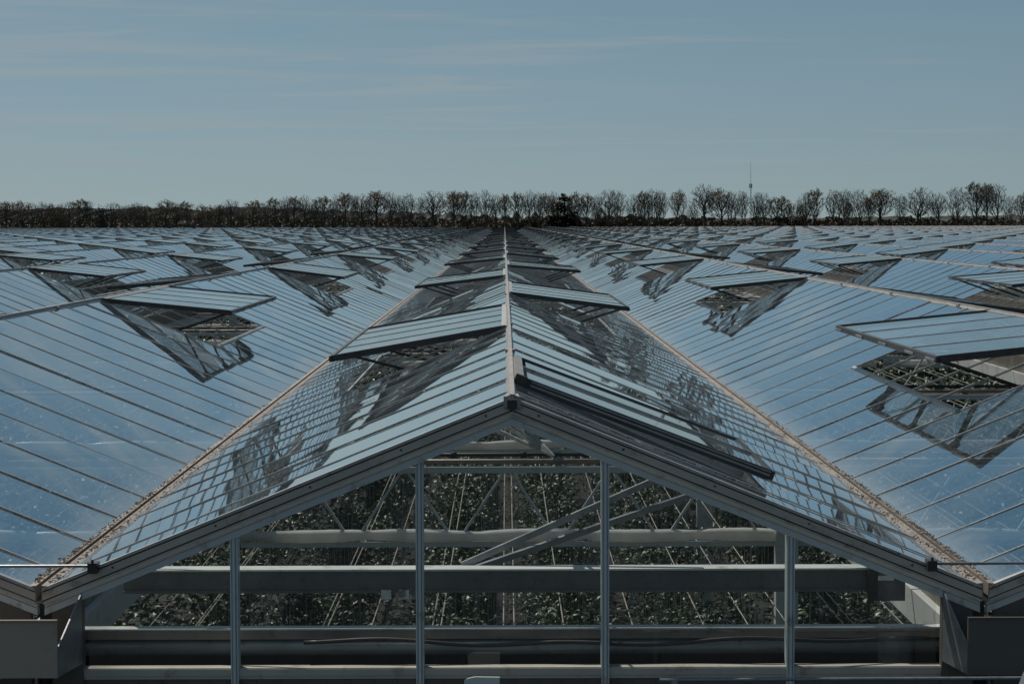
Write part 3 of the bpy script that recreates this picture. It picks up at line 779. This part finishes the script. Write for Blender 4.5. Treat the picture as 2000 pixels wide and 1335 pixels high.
tag(m.build('undergrowth', M['under']), 'dark brown hedge and undergrowth along the foot of the tree row', 'undergrowth', kind='stuff')

# antenna mast
d = 520.0; base = Vector((CAMX + (MASTX-986)*d/FP, CAMY + d, 0)); hy = 433.8
zz = lambda py: CAMZ + (hy - py)*d/FP
mast = empty('antenna_mast', base); tag(mast, 'thin tall antenna mast rising above the trees on the right', 'mast')
m = MB()
for k in range(3):
    a = 2*PI*k/3; m.tube([(.28*math.cos(a), .28*math.sin(a), 0), (.16*math.cos(a), .16*math.sin(a), zz(366))], .045, 5)
z = 1.0
while z < zz(368):
    for k in range(3):
        a, c = 2*PI*k/3, 2*PI*(k+1)/3
        m.tube([(.22*math.cos(a), .22*math.sin(a), z), (.22*math.cos(c), .22*math.sin(c), z+.6)], .018, 3, 0, False)
    z += .8
m.build('lattice', M['galv'], mast)
m = MB(); m.tube([(0,0,zz(367)), (0,0,zz(340)), (0,0,zz(315))], [.055,.045,.02], 6); m.build('whip', M['galv'], mast)
for k in range(3):
    a = 2*PI*k/3 + .5; m = MB(); x, y = .32*math.cos(a), .32*math.sin(a)
    m.box(x-.09, x+.09, y-.07, y+.07, zz(367), zz(359)); m.bar((0,0,zz(365)), (x,y,zz(365)), .05, .05); m.build('antenna_panel', M['black'], mast)

# two houses far behind the trees
def house(px, w, d, label):
    hy = 435; o = empty('house', (CAMX + (px-986)*d/FP, CAMY + d, 0)); tag(o, label, 'house', 'distant houses behind the trees')
    m = MB(); m.box(-w/2, w/2, 0, 8, 0, 5.2); m.build('wall', M['brick'], o)
    m = MB(); t = CAMZ + (hy - 416)*d/FP
    m.v += [(-w/2-.4,-.4,5.1),(w/2+.4,-.4,5.1),(w/2+.4,8.4,5.1),(-w/2-.4,8.4,5.1),(-w*.12,4,t),(w*.12,4,t)]
    for f in ((0,1,5,4),(1,2,5),(2,3,4,5),(3,0,4),(3,2,1,0)): m.f.append(f); m.m.append(0)
    r = m.build('roof', M['roof_tile'], o)
    m = MB(); m.box(-.35,.35,3.7,4.3,t-.6,t+.5); m.build('chimney', M['brick'], r)
    for x in (-w*.28, w*.28):
        m = MB(); m.box(x-.5, x+.5, -.05, .0, 2.6, 4.0); m.build('window', M['white'], o)
house(1010, 5.2, 640, 'dark-roofed house half hidden behind trees right of the ridge end')
house(1046, 5.6, 655, 'dark-roofed house behind trees left of the dark evergreen')

# ------------------------------------------------------------------ light, sky, camera
SUN_EL, SUN_AZ = R(54), R(-32)         # azimuth from +y, positive towards +x
w = bpy.data.worlds.new('World'); bpy.context.scene.world = w; w.use_nodes = True
nt = w.node_tree; nt.nodes.clear(); L = nt.links.new
out = N(nt, 'ShaderNodeOutputWorld'); bg = N(nt, 'ShaderNodeBackground'); bg.inputs['Strength'].default_value = .062
sky = N(nt, 'ShaderNodeTexSky'); sky.sky_type = 'NISHITA'; sky.sun_disc = False
sky.sun_elevation = SUN_EL; sky.sun_rotation = SUN_AZ; sky.air_density = 1.0; sky.dust_density = 0.0; sky.ozone_density = 6.0
tc = N(nt, 'ShaderNodeTexCoord'); sp = N(nt, 'ShaderNodeSeparateXYZ'); L(tc.outputs['Generated'], sp.inputs[0])
zl = N(nt, 'ShaderNodeMath', operation='MAXIMUM'); zl.inputs[1].default_value = 0; L(sp.outputs['Z'], zl.inputs[0])
zs = N(nt, 'ShaderNodeMath', operation='ADD'); zs.inputs[1].default_value = .055; L(zl.outputs[0], zs.inputs[0])
cs = N(nt, 'ShaderNodeCombineXYZ'); L(sp.outputs['X'], cs.inputs[0]); L(sp.outputs['Y'], cs.inputs[1]); L(zs.outputs[0], cs.inputs[2])
vn = N(nt, 'ShaderNodeVectorMath', operation='NORMALIZE'); L(cs.outputs[0], vn.inputs[0]); L(vn.outputs[0], sky.inputs['Vector'])
zc = N(nt, 'ShaderNodeMath', operation='MAXIMUM'); zc.inputs[1].default_value = .004; L(sp.outputs['Z'], zc.inputs[0])
za = N(nt, 'ShaderNodeMath', operation='ADD'); za.inputs[1].default_value = .045; L(zc.outputs[0], za.inputs[0])
dx = N(nt, 'ShaderNodeMath', operation='DIVIDE'); L(sp.outputs['X'], dx.inputs[0]); L(za.outputs[0], dx.inputs[1])
dy = N(nt, 'ShaderNodeMath', operation='DIVIDE'); L(sp.outputs['Y'], dy.inputs[0]); L(za.outputs[0], dy.inputs[1])
cb = N(nt, 'ShaderNodeCombineXYZ'); L(dx.outputs[0], cb.inputs[0]); L(dy.outputs[0], cb.inputs[1])
mp = N(nt, 'ShaderNodeMapping'); mp.inputs['Scale'].default_value = (.50, 1.5, 1); mp.inputs['Rotation'].default_value = (0,0,R(14)); L(cb.outputs[0], mp.inputs[0])
cn = N(nt, 'ShaderNodeTexNoise'); cn.inputs['Scale'].default_value = 1.0; cn.inputs['Detail'].default_value = 7; cn.inputs['Roughness'].default_value = .58; cn.inputs['Distortion'].default_value = .9
L(mp.outputs[0], cn.inputs['Vector'])
cv = N(nt, 'ShaderNodeMath', operation='MULTIPLY_ADD'); cv.inputs[1].default_value = -.5; L(sp.outputs['X'], cv.inputs[0]); L(cn.outputs['Fac'], cv.inputs[2])   # thicker veil towards -x
cr = ramp(nt, cv.outputs[0], [(.46, (0,0,0)), (.56, (.16,.16,.16)), (.66, (.46,.46,.46)), (.80, (.56,.56,.56))])
hs = N(nt, 'ShaderNodeHueSaturation'); hs.inputs['Hue'].default_value = .475
st = N(nt, 'ShaderNodeMapRange'); st.inputs['From Min'].default_value = .03; st.inputs['From Max'].default_value = .26; st.inputs['To Min'].default_value = .72; st.inputs['To Max'].default_value = 1.0   # hazier near the horizon
L(zl.outputs[0], st.inputs['Value']); L(st.outputs[0], hs.inputs['Saturation'])
L(sky.outputs[0], hs.inputs['Color'])
mx = N(nt, 'ShaderNodeMixRGB'); mx.inputs['Color2'].default_value = (6.7, 7.9, 8.2, 1)
L(cr.outputs[0], mx.inputs['Fac']); L(hs.outputs[0], mx.inputs['Color1']); L(mx.outputs[0], bg.inputs['Color']); L(bg.outputs[0], out.inputs[0])

sd = bpy.data.lights.new('sun', 'SUN'); sd.energy = 4.6; sd.angle = R(.53); sd.color = (1, .93, .84)
so = bpy.data.objects.new('sun', sd); C.objects.link(so)
to_sun = Vector((math.sin(SUN_AZ)*math.cos(SUN_EL), math.cos(SUN_AZ)*math.cos(SUN_EL), math.sin(SUN_EL)))
so.rotation_euler = to_sun.to_track_quat('Z', 'Y').to_euler()

cd = bpy.data.cameras.new('camera'); co = bpy.data.objects.new('camera', cd); C.objects.link(co)
cd.sensor_width = 36; cd.lens = FP / 2000 * 36; cd.clip_start = .1; cd.clip_end = 20000
Rm = Matrix.Rotation(-math.atan(14/FP), 4, 'Z') @ Matrix.Rotation(PI/2 - math.atan(232.5/FP), 4, 'X') @ Matrix.Rotation(R(-.14), 4, 'Z')
co.matrix_world = Matrix.Translation((CAMX, CAMY, CAMZ)) @ Rm
sc = bpy.context.scene; sc.camera = co
sc.render.engine = 'CYCLES'
sc.cycles.max_bounces = 10; sc.cycles.transparent_max_bounces = 24; sc.cycles.glossy_bounces = 5; sc.cycles.diffuse_bounces = 3
sc.cycles.sample_clamp_indirect = 4; sc.cycles.caustics_reflective = False; sc.cycles.caustics_refractive = False
sc.cycles.use_denoising = True
sc.view_settings.view_transform = 'Standard'; sc.view_settings.look = 'None'; sc.view_settings.exposure = -0.46; sc.view_settings.gamma = 1
